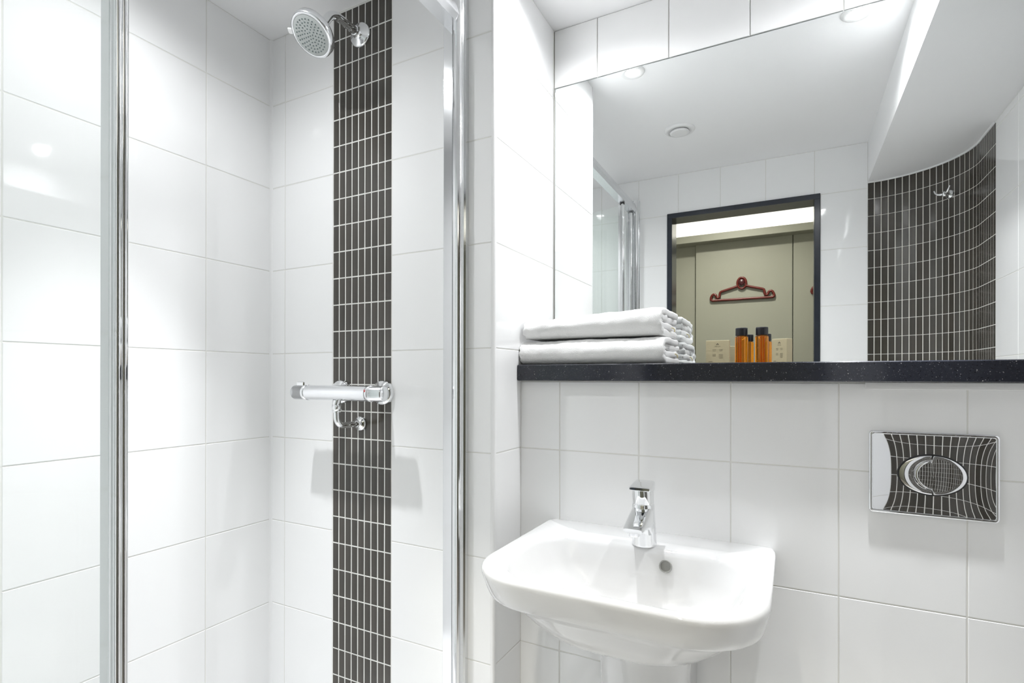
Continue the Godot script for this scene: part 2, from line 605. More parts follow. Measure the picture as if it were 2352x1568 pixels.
# ---------------------------------------------------------------- shower
func build_shower() -> void:
	# tray
	var tr := thing("shower_tray", "low white shower tray under the mosaic stripe", "shower tray", Vector3((XL + XS) / 2, 0, (ZB + ZD) / 2))
	var s := Shape.new()
	var hx := (XS - XL) / 2 + 0.03
	var hz := (ZD - ZB) / 2 - 0.001
	var rr := []
	for lev in [[0.0, 0.0], [0.0, 0.07], [0.008, 0.078], [0.04, 0.078], [0.055, 0.05], [0.2, 0.045]]:
		var i: float = lev[0]
		rr.append(PackedVector3Array([Vector3(-hx + 0.03 + i, lev[1], -hz + i), Vector3(hx - i, lev[1], -hz + i), Vector3(hx - i, lev[1], hz - i), Vector3(-hx + 0.03 + i, lev[1], hz - i)]))
	s.loft(rr)
	part("basin", s.commit(), M.tray_acrylic, tr)
	# fixed shower head
	var h := thing("fixed_shower", "round chrome fixed shower head on a bent arm", "shower head", Vector3(-1.037, Y(0.93), ZB))
	s = Shape.new()
	s.lathe([[0.033, 0.0], [0.033, 0.004], [0.030, 0.008], [0.018, 0.0105], [0.013, 0.016], [0.0125, 0.024]], 40, Transform3D(Basis(Vector3.RIGHT, PI / 2), Vector3.ZERO))
	part("wall_rose", s.commit(), M.chrome, h)
	var p := [Vector3(0, 0, 0.004), Vector3(0, 0, 0.03), Vector3(0, 0, 0.07)]
	var bend := deg_to_rad(58)
	for k in 11:
		var a := k / 10.0 * bend
		p.append(Vector3(0, -0.045 * (1 - cos(a)), 0.078 + 0.045 * sin(a)))
	p.append(p[-1] + Vector3(0, -sin(bend), cos(bend)) * 0.043)
	s = Shape.new()
	s.tube(p, 0.0105, 20)
	part("arm", s.commit(), M.chrome, h)
	var tip: Vector3 = p[-1]
	# the head looks down and out; lathe axis along its normal
	var nh := Vector3(-0.06, -0.79, 0.61).normalized()
	var side := nh.cross(Vector3.RIGHT).normalized()
	var bs := Basis(nh.cross(side) * -1.0, nh, side).orthonormalized()
	var hx0 := Transform3D(bs, tip)
	s = Shape.new()
	s.lathe([[0.0118, -0.006], [0.0118, 0.010], [0.015, 0.014], [0.038, 0.021], [0.050, 0.026], [0.0540, 0.031], [0.0545, 0.041], [0.0530, 0.0465], [0.0472, 0.0485], [0.0466, 0.0470, 1], [0.0001, 0.0475]], 56, hx0)
	var body := part("head", s.commit(), M.chrome_soft, h)
	s = Shape.new()
	s.lathe([[0.0464, 0.046], [0.0464, 0.0480, 1], [0.042, 0.0488], [0.0001, 0.0494]], 48, hx0)
	part("spray_face", s.commit(), M.grey_plastic, body)
	s = Shape.new()
	for ring in [[1, 0.0], [6, 0.0078], [11, 0.0152], [16, 0.0226], [21, 0.0300], [26, 0.0374]]:
		for k in ring[0]:
			var a: float = TAU * (k + 0.5 * (ring[0] % 2)) / ring[0]
			s.lathe([[0.0017, 0.0485], [0.0015, 0.0505, 1], [0.0001, 0.0508]], 8, hx0 * Transform3D(Basis.IDENTITY, Vector3(cos(a) * ring[1], 0, sin(a) * ring[1])))
	var nz := part("nozzles", s.commit(), M.nozzle_rubber, body)
	nz.set_meta("kind", "stuff")
	s = Shape.new()
	s.box(Vector3(-0.072, 0.034, -0.007), Vector3(-0.055, 0.040, 0.007), 0.002)
	part("spray_lever", s.commit(), M.white_plastic, body, hx0 * Transform3D(Basis(Vector3.UP, 0.35), Vector3.ZERO))
	# thermostatic bar valve
	var v := thing("shower_valve", "chrome thermostatic bar valve across the dark mosaic stripe", "shower valve", Vector3(-1.026, Y(-0.040), ZB))
	var axis := Transform3D(Basis(Vector3.FORWARD, PI / 2), Vector3(0, 0, 0.086))       # lathe axis laid along x
	s = Shape.new()
	s.lathe([[0.0195, -0.112], [0.0195, 0.098]], 40, axis)
	part("body", s.commit(), M.chrome_soft, v)
	for e in [[-0.112, -1.0, "flow_handle"], [0.098, 1.0, "temperature_handle"]]:
		s = Shape.new()
		var x0: float = e[0]
		var sx: float = e[1]
		s.lathe([[0.0185, x0], [0.0208, x0 + sx * 0.001], [0.0208, x0 + sx * 0.009, 1], [0.0190, x0 + sx * 0.010], [0.0190, x0 + sx * 0.048], [0.0165, x0 + sx * 0.052], [0.0001, x0 + sx * 0.0525, 1]], 40, axis)
		var hd := part(e[2], s.commit(), M.chrome_soft, v)
		s = Shape.new()
		if sx < 0:
			s.box(Vector3(x0 - 0.050, 0.0165, 0.078), Vector3(x0 - 0.022, 0.0285, 0.084), 0.0022)
			part("lever_tab", s.commit(), M.chrome, hd)
		else:
			s.lathe([[0.0211, x0 + 0.003], [0.0211, x0 + 0.0065]], 40, axis)
			var full := s
			s = Shape.new()
			s.box(Vector3(x0 + 0.0035, 0.004, 0.1058), Vector3(x0 + 0.0055, 0.0105, 0.1066))
			part("red_marker", s.commit(), M.red_mark, hd)
	for x in [-0.0745, 0.0745]:
		s = Shape.new()
		var out := Transform3D(Basis(Vector3.RIGHT, PI / 2), Vector3(x, 0, 0))
		s.lathe([[0.0325, 0.0], [0.0325, 0.010], [0.030, 0.0145], [0.0175, 0.019], [0.016, 0.024, 1], [0.0185, 0.026], [0.0185, 0.046], [0.0165, 0.050, 1], [0.0165, 0.078]], 40, out)
		part("inlet_rose", s.commit(), M.chrome, v)
	s = Shape.new()
	s.lathe([[0.0105, -0.018], [0.0105, -0.030, 1], [0.0125, -0.031], [0.0125, -0.045], [0.0105, -0.046, 1], [0.0105, -0.05]], 6, Transform3D(Basis.IDENTITY, Vector3(-0.010, 0, 0.086)))
	part("outlet_nut", s.commit(), M.chrome, v)
	var q := [Vector3(-0.010, -0.046, 0.086), Vector3(-0.010, -0.060, 0.086)]
	for k in 9:
		var a := k / 8.0 * PI / 2
		q.append(Vector3(-0.010, -0.062 - 0.023 * sin(a), 0.086 - 0.023 * (1 - cos(a))))
	q.append(Vector3(-0.009, -0.085, 0.03))
	q.append(Vector3(-0.008, -0.085, 0.004))
	s = Shape.new()
	s.tube(q, 0.0078, 20)
	part("supply_elbow", s.commit(), M.chrome, v)
	s = Shape.new()
	s.lathe([[0.0195, 0.0], [0.0195, 0.004], [0.0175, 0.008], [0.010, 0.0105], [0.0085, 0.018]], 36, Transform3D(Basis(Vector3.RIGHT, PI / 2), Vector3(-0.008, -0.085, 0)))
	part("elbow_rose", s.commit(), M.chrome, v)
	build_screen()


func build_screen() -> void:
	var t := thing("shower_screen", "folding glass shower door in a silver frame, folded open", "shower door", Vector3(XS, 0.078, ZB))
	var top := Y(0.90) - 0.078
	var alu: Material = M.satin_aluminium
	# wall channels: a flat strip with a half-round bead on the room side
	for e in [[0.0, 1.0], [ZD - ZB, -1.0]]:
		var z0: float = e[0]
		var k: float = e[1]
		var o := PackedVector2Array([Vector2(-0.029, z0), Vector2(-0.029, z0 + k * 0.022), Vector2(-0.026, z0 + k * 0.025), Vector2(-0.0015, z0 + k * 0.025), Vector2(-0.001, z0 + k * 0.0235)])
		for i in 13:
			var a := PI - PI * i / 12.0
			o.append(Vector2(0.0125 + cos(a) * 0.0125, z0 + k * (0.022 + sin(a) * 0.011)))
		o.append(Vector2(0.0265, z0 + k * 0.018))
		o.append(Vector2(0.0265, z0 + k * 0.012))
		o.append(Vector2(0.0295, z0 + k * 0.012))
		o.append(Vector2(0.0295, z0))
		var s := Shape.new()
		s.prism(o, 0.0, top + 0.012)
		part("wall_channel", s.commit(), M.polished_aluminium, t)
	# head rail with a rounded room face, and the floor rail
	for e in [[top - 0.052, top, "head_rail"], [0.0, 0.03, "floor_rail"]]:
		var a0: float = e[0]
		var a1: float = e[1]
		var ring := []
		for z in [0.024, ZD - ZB - 0.024]:
			var r := PackedVector3Array([Vector3(-0.022, a0, z), Vector3(-0.022, a1, z), Vector3(0.002, a1, z)])
			for i in 9:
				var a := PI / 2 - i / 8.0 * PI * 0.42
				r.append(Vector3(0.002 + cos(a) * 0.019, a0 + 0.003 + sin(a) * (a1 - a0 - 0.003), z))
			r.append(Vector3(0.014, a0, z))
			ring.append(r)
		var s2 := Shape.new()
		for i in ring[0].size():
			var j: int = (i + 1) % ring[0].size()
			s2.sg = 0 if i >= 2 and i < ring[0].size() - 2 else i + 5
			s2.quad(ring[0][i], ring[0][j], ring[1][j], ring[1][i])
		s2.sg = 30
		s2.fan(ring[0], true)
		s2.fan(ring[1], false)
		part(e[2], s2.commit(), alu, t)
	# two leaves folded into the cubicle: the outer one from the free end to the fold, the inner one from the fold to its wall pivot
	var T := Vector2(-0.001, -0.3510 - ZB)
	var F := Vector2(-0.343, -0.243 - ZB)
	var P := Vector2(0.0, -0.192 - ZB)
	var ytop := Y(0.838) - 0.078
	leaf(t, T, F, ytop, true)
	leaf(t, P, F + Vector2(0.0, 0.014), ytop, false)


func leaf(t: Node3D, a: Vector2, b: Vector2, ytop: float, free_end: bool) -> void:
	var along := (b - a).normalized()
	var length := a.distance_to(b)
	var dir := Vector3(along.x, 0, along.y)
	var basis := Basis(dir, Vector3.UP, dir.cross(Vector3.UP))
	var fr := Transform3D(basis, Vector3(a.x, 0.03, a.y))
	var h := ytop - 0.03
	var s := Shape.new()
	s.box(Vector3(0.021 if free_end else 0.02, 0.005, -0.0025), Vector3(length, h, 0.0025))
	var gl := part("glass_leaf", s.commit(), M.clear_glass, t, fr)
	s = Shape.new()
	s.box(Vector3(length, 0.005, -0.0026), Vector3(length + 0.0012, h, 0.0026))
	part("glass_edge", s.commit(), M.glass_edge, gl)
	if free_end:
		# flat stile that swells into two round chrome beads at the free end
		var o := PackedVector2Array()
		o.append(Vector2(0.0245, 0.003))
		o.append(Vector2(0.0245, -0.003))
		o.append(Vector2(0.012, -0.004))
		o.append(Vector2(0.004, -0.008))
		o.append(Vector2(0.0, -0.0075))
		o.append(Vector2(0.0, 0.0075))
		o.append(Vector2(0.004, 0.008))
		o.append(Vector2(0.012, 0.004))
		s = Shape.new()
		s.prism(o, 0.0, h + 0.004)
		part("stile", s.commit(), M.polished_aluminium, t, fr)
		for dz in [-0.0042, 0.0042]:
			s = Shape.new()
			s.lathe([[0.0044, 0.0], [0.0044, h + 0.004]], 20, Transform3D(Basis.IDENTITY, Vector3(-0.0015, 0, dz)))
			part("chrome_bead", s.commit(), M.chrome, t, fr)
		s = Shape.new()
		s.box(Vector3(-0.006, h, -0.007), Vector3(0.014, h + 0.022, 0.007), 0.002)
		part("track_guide", s.commit(), M.dark_rubber_and_shade, t, fr)
	else:
		s = Shape.new()
		s.lathe([[0.0085, 0.0], [0.0085, h + 0.004]], 24, Transform3D(Basis.IDENTITY, Vector3(0.004, 0, 0)))
		part("pivot_stile", s.commit(), M.chrome, t, fr)
		s = Shape.new()
		s.box(Vector3(0.008, 0.0, -0.005), Vector3(0.028, h + 0.002, 0.005), 0.001)
		part("stile", s.commit(), M.polished_aluminium, t, fr)


# ---------------------------------------------------------------- basin
func round_rect_radius(c: Vector2, half: Vector2, rf: float, rb: float, from: Vector2, ang: float) -> float:
	# distance from a point inside to the outline of a rounded rectangle, radius rf at the front (+y) corners and rb at the back ones
	var dir := Vector2(cos(ang), sin(ang))
	var lo := 0.0
	var hi := 1.0
	for i in 40:
		var m := (lo + hi) / 2
		var p := from + dir * m - c
		var r := rf if p.y > 0.0 else rb
		var q := p.abs() - half + Vector2(r, r)
		var sd := minf(maxf(q.x, q.y), 0.0) + Vector2(maxf(q.x, 0), maxf(q.y, 0)).length() - r
		if sd > 0.0: hi = m
		else: lo = m
	return lo


func build_basin() -> void:
	var yr := Y(-0.352)
	var cx := -0.2805
	var b := thing("washbasin", "white ceramic washbasin with a rounded front on its pedestal", "washbasin", Vector3(cx, 0, Z1))
	var c := Vector2(0.0, 0.245)
	var N := 120
	var angs := []
	for k in N: angs.append(TAU * k / N + 0.013)
	var outer := func(half: Vector2, mid: Vector2, rf: float, rb: float, y: float) -> PackedVector3Array:
		var r := PackedVector3Array()
		for a in angs:
			var d := round_rect_radius(mid, half, rf, rb, c, a)
			r.append(Vector3(c.x + cos(a) * d, y, c.y + sin(a) * d))
		return r
	var rings := []
	# underside, from the pedestal outwards, then the skirt and the rim, then the bowl
	for q in [[0.07, 0.085, 0.155, 0.06, 0.160], [0.095, 0.110, 0.163, 0.08, 0.157], [0.130, 0.136, 0.171, 0.10, 0.147], [0.162, 0.156, 0.177, 0.115, 0.130], [0.190, 0.172, 0.182, 0.12, 0.105], [0.210, 0.183, 0.188, 0.12, 0.080], [0.2245, 0.1905, 0.1925, 0.12, 0.0635], [0.2345, 0.1965, 0.1985, 0.12, 0.0575], [0.2405, 0.2005, 0.2015, 0.12, 0.0555], [0.2440, 0.2035, 0.2040, 0.12, 0.0530], [0.2455, 0.2048, 0.2052, 0.119, 0.0495], [0.2480, 0.2060, 0.2065, 0.118, 0.0400]]:
		rings.append(outer.call(Vector2(q[0], q[1]), Vector2(0, q[2]), q[3], 0.015, yr - q[4]))
	rings.append(outer.call(Vector2(0.2545, 0.2095), Vector2(0, 0.2095), 0.117, 0.012, yr - 0.012))
	rings.append(outer.call(Vector2(0.2545, 0.2095), Vector2(0, 0.2095), 0.117, 0.012, yr - 0.006))
	rings.append(outer.call(Vector2(0.2525, 0.208), Vector2(0, 0.208), 0.115, 0.012, yr - 0.0018))
	rings.append(outer.call(Vector2(0.2480, 0.2045), Vector2(0, 0.2045), 0.112, 0.012, yr))
	rings.append(outer.call(Vector2(0.222, 0.146), Vector2(0.002, 0.254), 0.115, 0.085, yr - 0.0008))
	rings.append(outer.call(Vector2(0.2165, 0.1405), Vector2(0.002, 0.2555), 0.113, 0.083, yr - 0.004))
	rings.append(outer.call(Vector2(0.210, 0.135), Vector2(0.002, 0.256), 0.110, 0.08, yr - 0.012))
	rings.append(outer.call(Vector2(0.190, 0.122), Vector2(0.002, 0.252), 0.100, 0.075, yr - 0.050))
	rings.append(outer.call(Vector2(0.160, 0.104), Vector2(0.002, 0.246), 0.090, 0.07, yr - 0.092))
	rings.append(outer.call(Vector2(0.120, 0.080), Vector2(0.001, 0.240), 0.075, 0.06, yr - 0.112))
	rings.append(outer.call(Vector2(0.060, 0.045), Vector2(0, 0.238), 0.044, 0.04, yr - 0.121))
	rings.append(outer.call(Vector2(0.022, 0.022), Vector2(0, 0.238), 0.0215, 0.0215, yr - 0.124))
	var s := Shape.new()
	s.loft(rings, true, true, true, 0)
	var bowl := part("bowl", s.commit(), M.sanitary_ceramic, b)
	s = Shape.new()
	s.lathe([[0.021, -0.123], [0.021, -0.1215], [0.016, -0.1205], [0.0001, -0.1195]], 28, Transform3D(Basis.IDENTITY, Vector3(0, yr, 0.238)))
	part("plug_waste", s.commit(), M.chrome, bowl)
	# overflow on the back slope of the bowl
	var nrm := Vector3(0, 0.33, 0.944).normalized()
	var of := Transform3D(Basis(Vector3.RIGHT, nrm, Vector3.RIGHT.cross(nrm)), Vector3(0.0565, yr - 0.0295, 0.1305))
	s = Shape.new()
	s.lathe([[0.0125, -0.006], [0.0125, 0.0012], [0.0112, 0.0018], [0.0102, 0.0004], [0.0098, -0.004, 1], [0.0001, -0.005, 1]], 28, of)
	part("overflow", s.commit(), M.overflow_cover, bowl)
	# pedestal: round front, flat back, opening out towards the basin
	rings = []
	for lev in [[0.0, 0.112, 0.105], [0.02, 0.110, 0.103], [0.12, 0.092, 0.088], [0.45, 0.086, 0.082], [yr - 0.24, 0.090, 0.088], [yr - 0.18, 0.096, 0.097], [yr - 0.142, 0.102, 0.108]]:
		var r := PackedVector3Array()
		var w: float = lev[1]
		var dd: float = lev[2]
		for k in 33:
			var a := PI * k / 32.0
			r.append(Vector3(w * cos(a), lev[0], 0.115 + dd * pow(sin(a), 0.8)))
		r.append(Vector3(-w * 0.98, lev[0], 0.001))
		r.append(Vector3(w * 0.98, lev[0], 0.001))
		rings.append(r)
	s = Shape.new()
	s.loft(rings)
	part("pedestal", s.commit(), M.sanitary_ceramic, b, Transform3D(Basis.IDENTITY, Vector3(0.012, 0, 0)))
	build_tap(Vector3(-0.2747, yr - 0.0006, -1.1335))


func build_tap(at: Vector3) -> void:
	var t := thing("basin_tap", "chrome single-lever mixer tap on the washbasin", "tap", at)
	var s := Shape.new()
	# body: tapering column that leans a little towards the bowl
	var lean := Transform3D(Basis(Vector3.RIGHT, Vector3(0, 1, 0.13), Vector3.BACK), Vector3.ZERO)
	s.lathe([[0.0262, 0.0], [0.0262, 0.003], [0.0254, 0.006], [0.0240, 0.05], [0.0228, 0.088], [0.0212, 0.0895, 1], [0.0212, 0.0915]], 40, lean)
	part("body", s.commit(), M.chrome, t)
	# spout: a wedge that leaves the column and drops to the outlet
	var rings := []
	for f in [[0.004, 0.014, 0.0875, 0.0205], [0.020, 0.022, 0.0870, 0.0225], [0.040, 0.040, 0.0770, 0.0222], [0.068, 0.0465, 0.0665, 0.0210], [0.092, 0.0455, 0.0575, 0.0200], [0.098, 0.0470, 0.0555, 0.0186]]:
		var r := PackedVector3Array()
		var m: float = (f[1] + f[2]) / 2
		var hh: float = (f[2] - f[1]) / 2
		for k in 32:
			var a := TAU * k / 32.0
			var ca := cos(a)
			var sa := sin(a)
			r.append(Vector3(signf(ca) * pow(absf(ca), 0.45) * f[3], m + signf(sa) * pow(absf(sa), 0.45) * hh, f[0]))
		rings.append(r)
	s = Shape.new()
	s.loft(rings)
	var sp := part("spout", s.commit(), M.chrome, t)
	s = Shape.new()
	s.lathe([[0.0105, 0.039], [0.0115, 0.041], [0.0115, 0.051]], 28, Transform3D(Basis.IDENTITY, Vector3(0, 0, 0.084)))
	part("aerator", s.commit(), M.chrome_soft, sp)
	# lever: collar, then a flat-topped handle that leans forward
	s = Shape.new()
	s.lathe([[0.0222, 0.0915], [0.0222, 0.116], [0.0212, 0.121]], 40, lean)
	var lv := part("lever_collar", s.commit(), M.chrome, t)
	rings = []
	for f in [[-0.0060, 0.114, 0.1320, 0.0190], [-0.0045, 0.112, 0.1350, 0.0212], [0.012, 0.114, 0.1325, 0.0220], [0.034, 0.1180, 0.1285, 0.0222], [0.042, 0.1200, 0.1270, 0.0218], [0.0445, 0.1215, 0.1258, 0.0205]]:
		var r := PackedVector3Array()
		var m: float = (f[1] + f[2]) / 2
		var hh: float = (f[2] - f[1]) / 2
		for k in 32:
			var a := TAU * k / 32.0
			var ca := cos(a)
			var sa := sin(a)
			r.append(Vector3(signf(ca) * pow(absf(ca), 0.35) * f[3], m + signf(sa) * pow(absf(sa), 0.35) * hh, f[0]))
		rings.append(r)
	s = Shape.new()
	s.loft(rings)
	part("lever", s.commit(), M.chrome, t)


# ---------------------------------------------------------------- flush plate
func build_flush_plate() -> void:
	var w := 0.1925
	var h := 0.1555
	var t := thing("flush_plate", "chrome dual flush plate with an oval button on white tiles", "flush plate", Vector3(0.2305, Y(-0.1775), Z1))
	# rim
	var ring_of := func(inset: float, z: float, r: float) -> PackedVector3Array:
		var o := PackedVector3Array()
		for q in 4:
			var sx: float = [1, -1, -1, 1][q]
			var sy: float = [1, 1, -1, -1][q]
			for k in 6:
				var a := PI / 2 * (q + k / 5.0)
				o.append(Vector3(sx * (w / 2 - inset - r) + cos(a) * r, sy * (h / 2 - inset - r) + sin(a) * r, z))
		return o
	var s := Shape.new()
	s.loft([ring_of.call(0.0, 0.0, 0.006), ring_of.call(0.0, 0.006, 0.006), ring_of.call(0.001, 0.0085, 0.0055), ring_of.call(0.003, 0.0100, 0.005), ring_of.call(0.005, 0.0095, 0.004), ring_of.call(0.0058, 0.0078, 0.0035)], true, true, true, 1)
	t.scale = Vector3(1, 1, 0.6)
	part("frame", s.commit(), M.plate_chrome, t)
	# face: gently swelling sheet
	s = Shape.new()
	var nx := 36
	var ny := 30
	var hw := w / 2 - 0.0058
	var hh := h / 2 - 0.0058
	var P := func(i: int, j: int) -> Vector3:
		var u := -1.0 + 2.0 * i / nx
		var v := -1.0 + 2.0 * j / ny
		var bulge := (1 - pow(absf(u), 2.6)) * (1 - pow(absf(v), 2.6))
		return Vector3(u * hw, v * hh, 0.0079 + 0.0012 * bulge)
	for i in nx:
		for j in ny:
			s.quad(P.call(i, j), P.call(i + 1, j), P.call(i + 1, j + 1), P.call(i, j + 1))
	s.sg = 3
	s.quad(Vector3(-hw, -hh, 0.0070), Vector3(-hw, hh, 0.0070), Vector3(hw, hh, 0.0070), Vector3(hw, -hh, 0.0070))
	part("face", s.commit(), M.plate_chrome, t)
	# oval surround and the two buttons
	var A := 0.0512
	var B := 0.0372
	s = Shape.new()
	var rr := []
	for lev in [[1.03, 0.008], [1.03, 0.0112], [0.985, 0.0112], [0.975, 0.0095], [0.9, 0.009]]:
		var r := PackedVector3Array()
		for k in 64:
			var a := TAU * k / 64
			r.append(Vector3(cos(a) * A * lev[0], sin(a) * B * lev[0], lev[1]))
		rr.append(r)
	s.loft(rr)
	part("button_recess", s.commit(), M.dark_rubber_and_shade, t)
	var rc := 0.0262
	# part flush button: round on one side, oval on the other
	rr = []
	var dome := func(e: Vector2) -> float:
		return 0.0142 + 0.0042 * (1.0 - pow(e.x / A, 2) - pow(e.y / B, 2))
	for lev in [[1.0, 0.0092], [1.0, -0.0008], [0.975, 0.0], [0.85, 0.0], [0.7, 0.0], [0.5, 0.0], [0.3, 0.0], [0.1, 0.0], [0.01, 0.0]]:
		var r := PackedVector3Array()
		for k in 72:
			var a := TAU * (k + 0.5) / 72
			var d := Vector2(cos(a), sin(a))
			var re := 1.0 / sqrt(pow(d.x / (A * 0.962), 2) + pow(d.y / (B * 0.955), 2))
			var rad: float = re if d.x > 0.0 else rc
			var e := Vector2(d * rad)
			e *= lev[0]
			r.append(Vector3(e.x, e.y, lev[1] if lev[1] > 0.001 else dome.call(e) + lev[1]))
		rr.append(r)
	s = Shape.new()
	s.loft(rr, true, true, true, 0)
	part("small_button", s.commit(), M.plate_chrome, t, Transform3D(Basis.IDENTITY, Vector3(0.0006, 0, 0)))
	# full flush button: the crescent round it
	s = Shape.new()
	var grid := []
	for k in 41:
		var a := PI / 2 + PI * k / 40.0
		var d := Vector2(cos(a), sin(a))
		var re := 1.0 / sqrt(pow(d.x / (A * 0.962), 2) + pow(d.y / (B * 0.955), 2))
		var col := []
		for i in 9:
			var f := i / 8.0
			var rad := lerpf(rc + 0.0012, re, f)
			var z: float = dome.call(d * rad) + 0.0010 * sin(PI * f) - (0.0008 if i == 0 or i == 8 else 0.0)
			col.append(Vector3(d.x * rad - 0.0006, d.y * rad, z))
		grid.append(col)
	for k in 40:
		s.sg = 0
		for i in 8: s.quad(grid[k][i], grid[k][i + 1], grid[k + 1][i + 1], grid[k + 1][i])
		s.sg = 1
		var dn := Vector3(0, 0, -0.0045)
		s.quad(grid[k][8], grid[k][8] + dn, grid[k + 1][8] + dn, grid[k + 1][8])
		s.sg = 2
		s.quad(grid[k][0] + dn, grid[k][0], grid[k + 1][0], grid[k + 1][0] + dn)
	part("large_button", s.commit(), M.plate_chrome, t)


# ---------------------------------------------------------------- shelf and what stands on it
func build_shelf() -> void:
	var sh := thing("wall_shelf", "long dark speckled stone shelf below the mirror", "shelf", Vector3(0, Y(-0.0072), 0))
	var s := Shape.new()
	s.box(Vector3(XN + 0.0005, 0.0, Z0 + 0.001), Vector3(XR - 0.0005, 0.0402, -1.207), 0.002)
	part("slab", s.commit(), M.speckled_quartz, sh)
	var mi := thing("wall_mirror", "large frameless mirror standing on the dark shelf", "mirror", Vector3(0, Y(0.033), Z0))
	s = Shape.new()
	s.box(Vector3(XN + 0.0045, 0.0003, -0.006), Vector3(XR - 0.002, 0.8473 - 0.033, -0.0002))
	part("backing", s.commit(), M.mirror_edge, mi)
	s = Shape.new()
	s.box(Vector3(XN + 0.0055, 0.0006, -0.0002), Vector3(XR - 0.003, 0.8463 - 0.033, 0.0), 0.0)
	part("silvered_glass", s.commit(), M.mirror_silver, mi)
	# towels: the upper one sits a little in from the lower one
	var top := Y(0.033)
	var a := towel("folded white bath towel lying on the dark shelf, lower of two", Vector3(-0.4345, top, -1.3135), 0.366, 0.0615, 0.100, 3, 0.002)
	var b := towel("folded white bath towel on top of the other towel", Vector3(-0.434, top + 0.0655, -1.3155), 0.350, 0.0570, 0.096, 8, 0.011)
	# bottles
	bottle(Vector3(-0.1003, top, -1.335), 0.2, "small amber bottle with black cap beside the flat cream box")
	bottle(Vector3(-0.0577, top, -1.335), 1.1, "small amber bottle with black cap beside the turned cream box")
	carton(Vector3(-0.1485, top, -1.312), 0.0, Vector3(0.0505, 0.0535, 0.022), "small cream carton facing forwards next to the towels")
	carton(Vector3(-0.0165, top, -1.313), -0.50, Vector3(0.0340, 0.0535, 0.022), "small cream carton turned at an angle beside the bottles")


func towel(label: String, at: Vector3, length: float, thick: float, half_depth: float, seed_: int, lean: float) -> Node3D:
	var t := thing("bath_towel", label, "towel", at, "folded towels on the shelf")
	var n := FastNoiseLite.new()
	n.seed = seed_
	n.frequency = 9.0
	n.fractal_octaves = 3
	var lt := thick / 4.0 * 1.04
	# two nested folds; each is a ribbon bent round the front
	for f in 2:
		var mid := []
		var r := thick / 2 - lt / 2 if f == 0 else lt / 2
		var zf := half_depth - thick / 2 if f == 0 else half_depth - thick / 2 - 0.002
		var back := -half_depth + (0.0 if f == 0 else 0.006)
		for k in 9: mid.append([Vector2(lerpf(back, zf, k / 8.0), thick / 2 - r), Vector2(0, 1)])
		for k in range(1, 12):
			var a := -PI / 2 + PI * k / 12.0
			mid.append([Vector2(zf + cos(a) * r * (1.0 if f == 0 else 0.9), thick / 2 + sin(a) * r), Vector2(-cos(a), -sin(a))])
		for k in 9: mid.append([Vector2(lerpf(zf, back + 0.004, k / 8.0), thick / 2 + r), Vector2(0, -1)])
		# ribbon: one side, the hem, the other side, the other hem; each layer is rounded off at its cut ends
		var xs := 52
		var rings := []
		for i in xs + 1:
			var u := -1.0 + 2.0 * i / xs
			var x := u * length / 2
			var to_end := (1.0 - absf(u)) * length / 2
			if i == 0 or i == xs: to_end = 0.0
			elif i == 1 or i == xs - 1:
				to_end = 0.0007
				x = signf(u) * (length / 2 - to_end)
			elif i == 2 or i == xs - 2:
				to_end = 0.0025
				x = signf(u) * (length / 2 - to_end)
			var full := 0.30 + 0.70 * sqrt(1.0 - pow(1.0 - clampf(to_end / 0.0055, 0.0, 1.0), 2.0))
			var a_side := PackedVector3Array()
			var b_side := PackedVector3Array()
			for k in mid.size():
				var c: Vector2 = mid[k][0]
				var nn: Vector2 = mid[k][1]
				var wave := n.get_noise_3d(x * 0.9, c.y * 5.0 + f * 7.0, c.x * 1.2)
				var fine := n.get_noise_3d(x * 6.0, c.y * 9.0 + 40.0, c.x * 6.0) * 0.0013
				var slip := 0.006 * n.get_noise_2d(c.y * 26.0 + f * 9.0 + seed_, c.x * 1.5 + signf(u) * 50.0) - (0.002 if f == 1 else 0.0)
				# inner layers buckle a little towards the cut ends
				var buckle := 0.0030 * n.get_noise_2d(c.x * 2.6 + f * 31.0, c.y * 3.0 + signf(u) * 9.0) * clampf(1.0 - to_end / 0.10, 0.0, 1.0) * (1.0 if f == 1 else 0.35)
				for side in [-1.0, 1.0]:
					var p: Vector2 = c + nn * lt * 0.50 * side * full
					var lift := (wave * 0.0024 + fine) * (0.25 if c.y < thick * 0.25 else 1.0) + buckle
					var yy := p.y + lift + lean * u * (p.y / thick)
					var q3 := Vector3(x + slip * signf(u) * clampf(1.0 - to_end / 0.05, 0.0, 1.0), maxf(yy, 0.0005), p.x + (wave * 0.0022 + fine))
					if side < 0: a_side.append(q3)
					else: b_side.append(q3)
			var ring := a_side.duplicate()
			ring.append((a_side[-1] + b_side[-1]) / 2 + Vector3(0, 0, -0.004))
			for k in mid.size(): ring.append(b_side[mid.size() - 1 - k])
			ring.append((a_side[0] + b_side[0]) / 2 + Vector3(0, 0, -0.004))
			rings.append(ring)
		var s := Shape.new()
		s.loft(rings, true, false, false)
		var m := mid.size()
		var tot: int = rings[0].size()
		for e in [0, xs]:
			var ring: PackedVector3Array = rings[e]
			for k in m - 1:
				if e: s.quad(ring[k], ring[k + 1], ring[tot - 3 - k], ring[tot - 2 - k])
				else: s.quad(ring[k + 1], ring[k], ring[tot - 2 - k], ring[tot - 3 - k])
		part("outer_fold" if f == 0 else "inner_fold", s.commit(), M.terry_cotton, t)
	var s3 := Shape.new()
	var lp := []
	for k in 9:
		var a := -0.6 + 2.6 * k / 8.0
		lp.append(Vector3(length / 2 + 0.002 + 0.006 * sin(a), thick * 0.30 + 0.007 * cos(a), -0.02 - 0.01 * lean * 10.0))
	s3.tube(lp, 0.0014, 6)
	part("hanging_loop", s3.commit(), M.cream_tape, t)
	return t


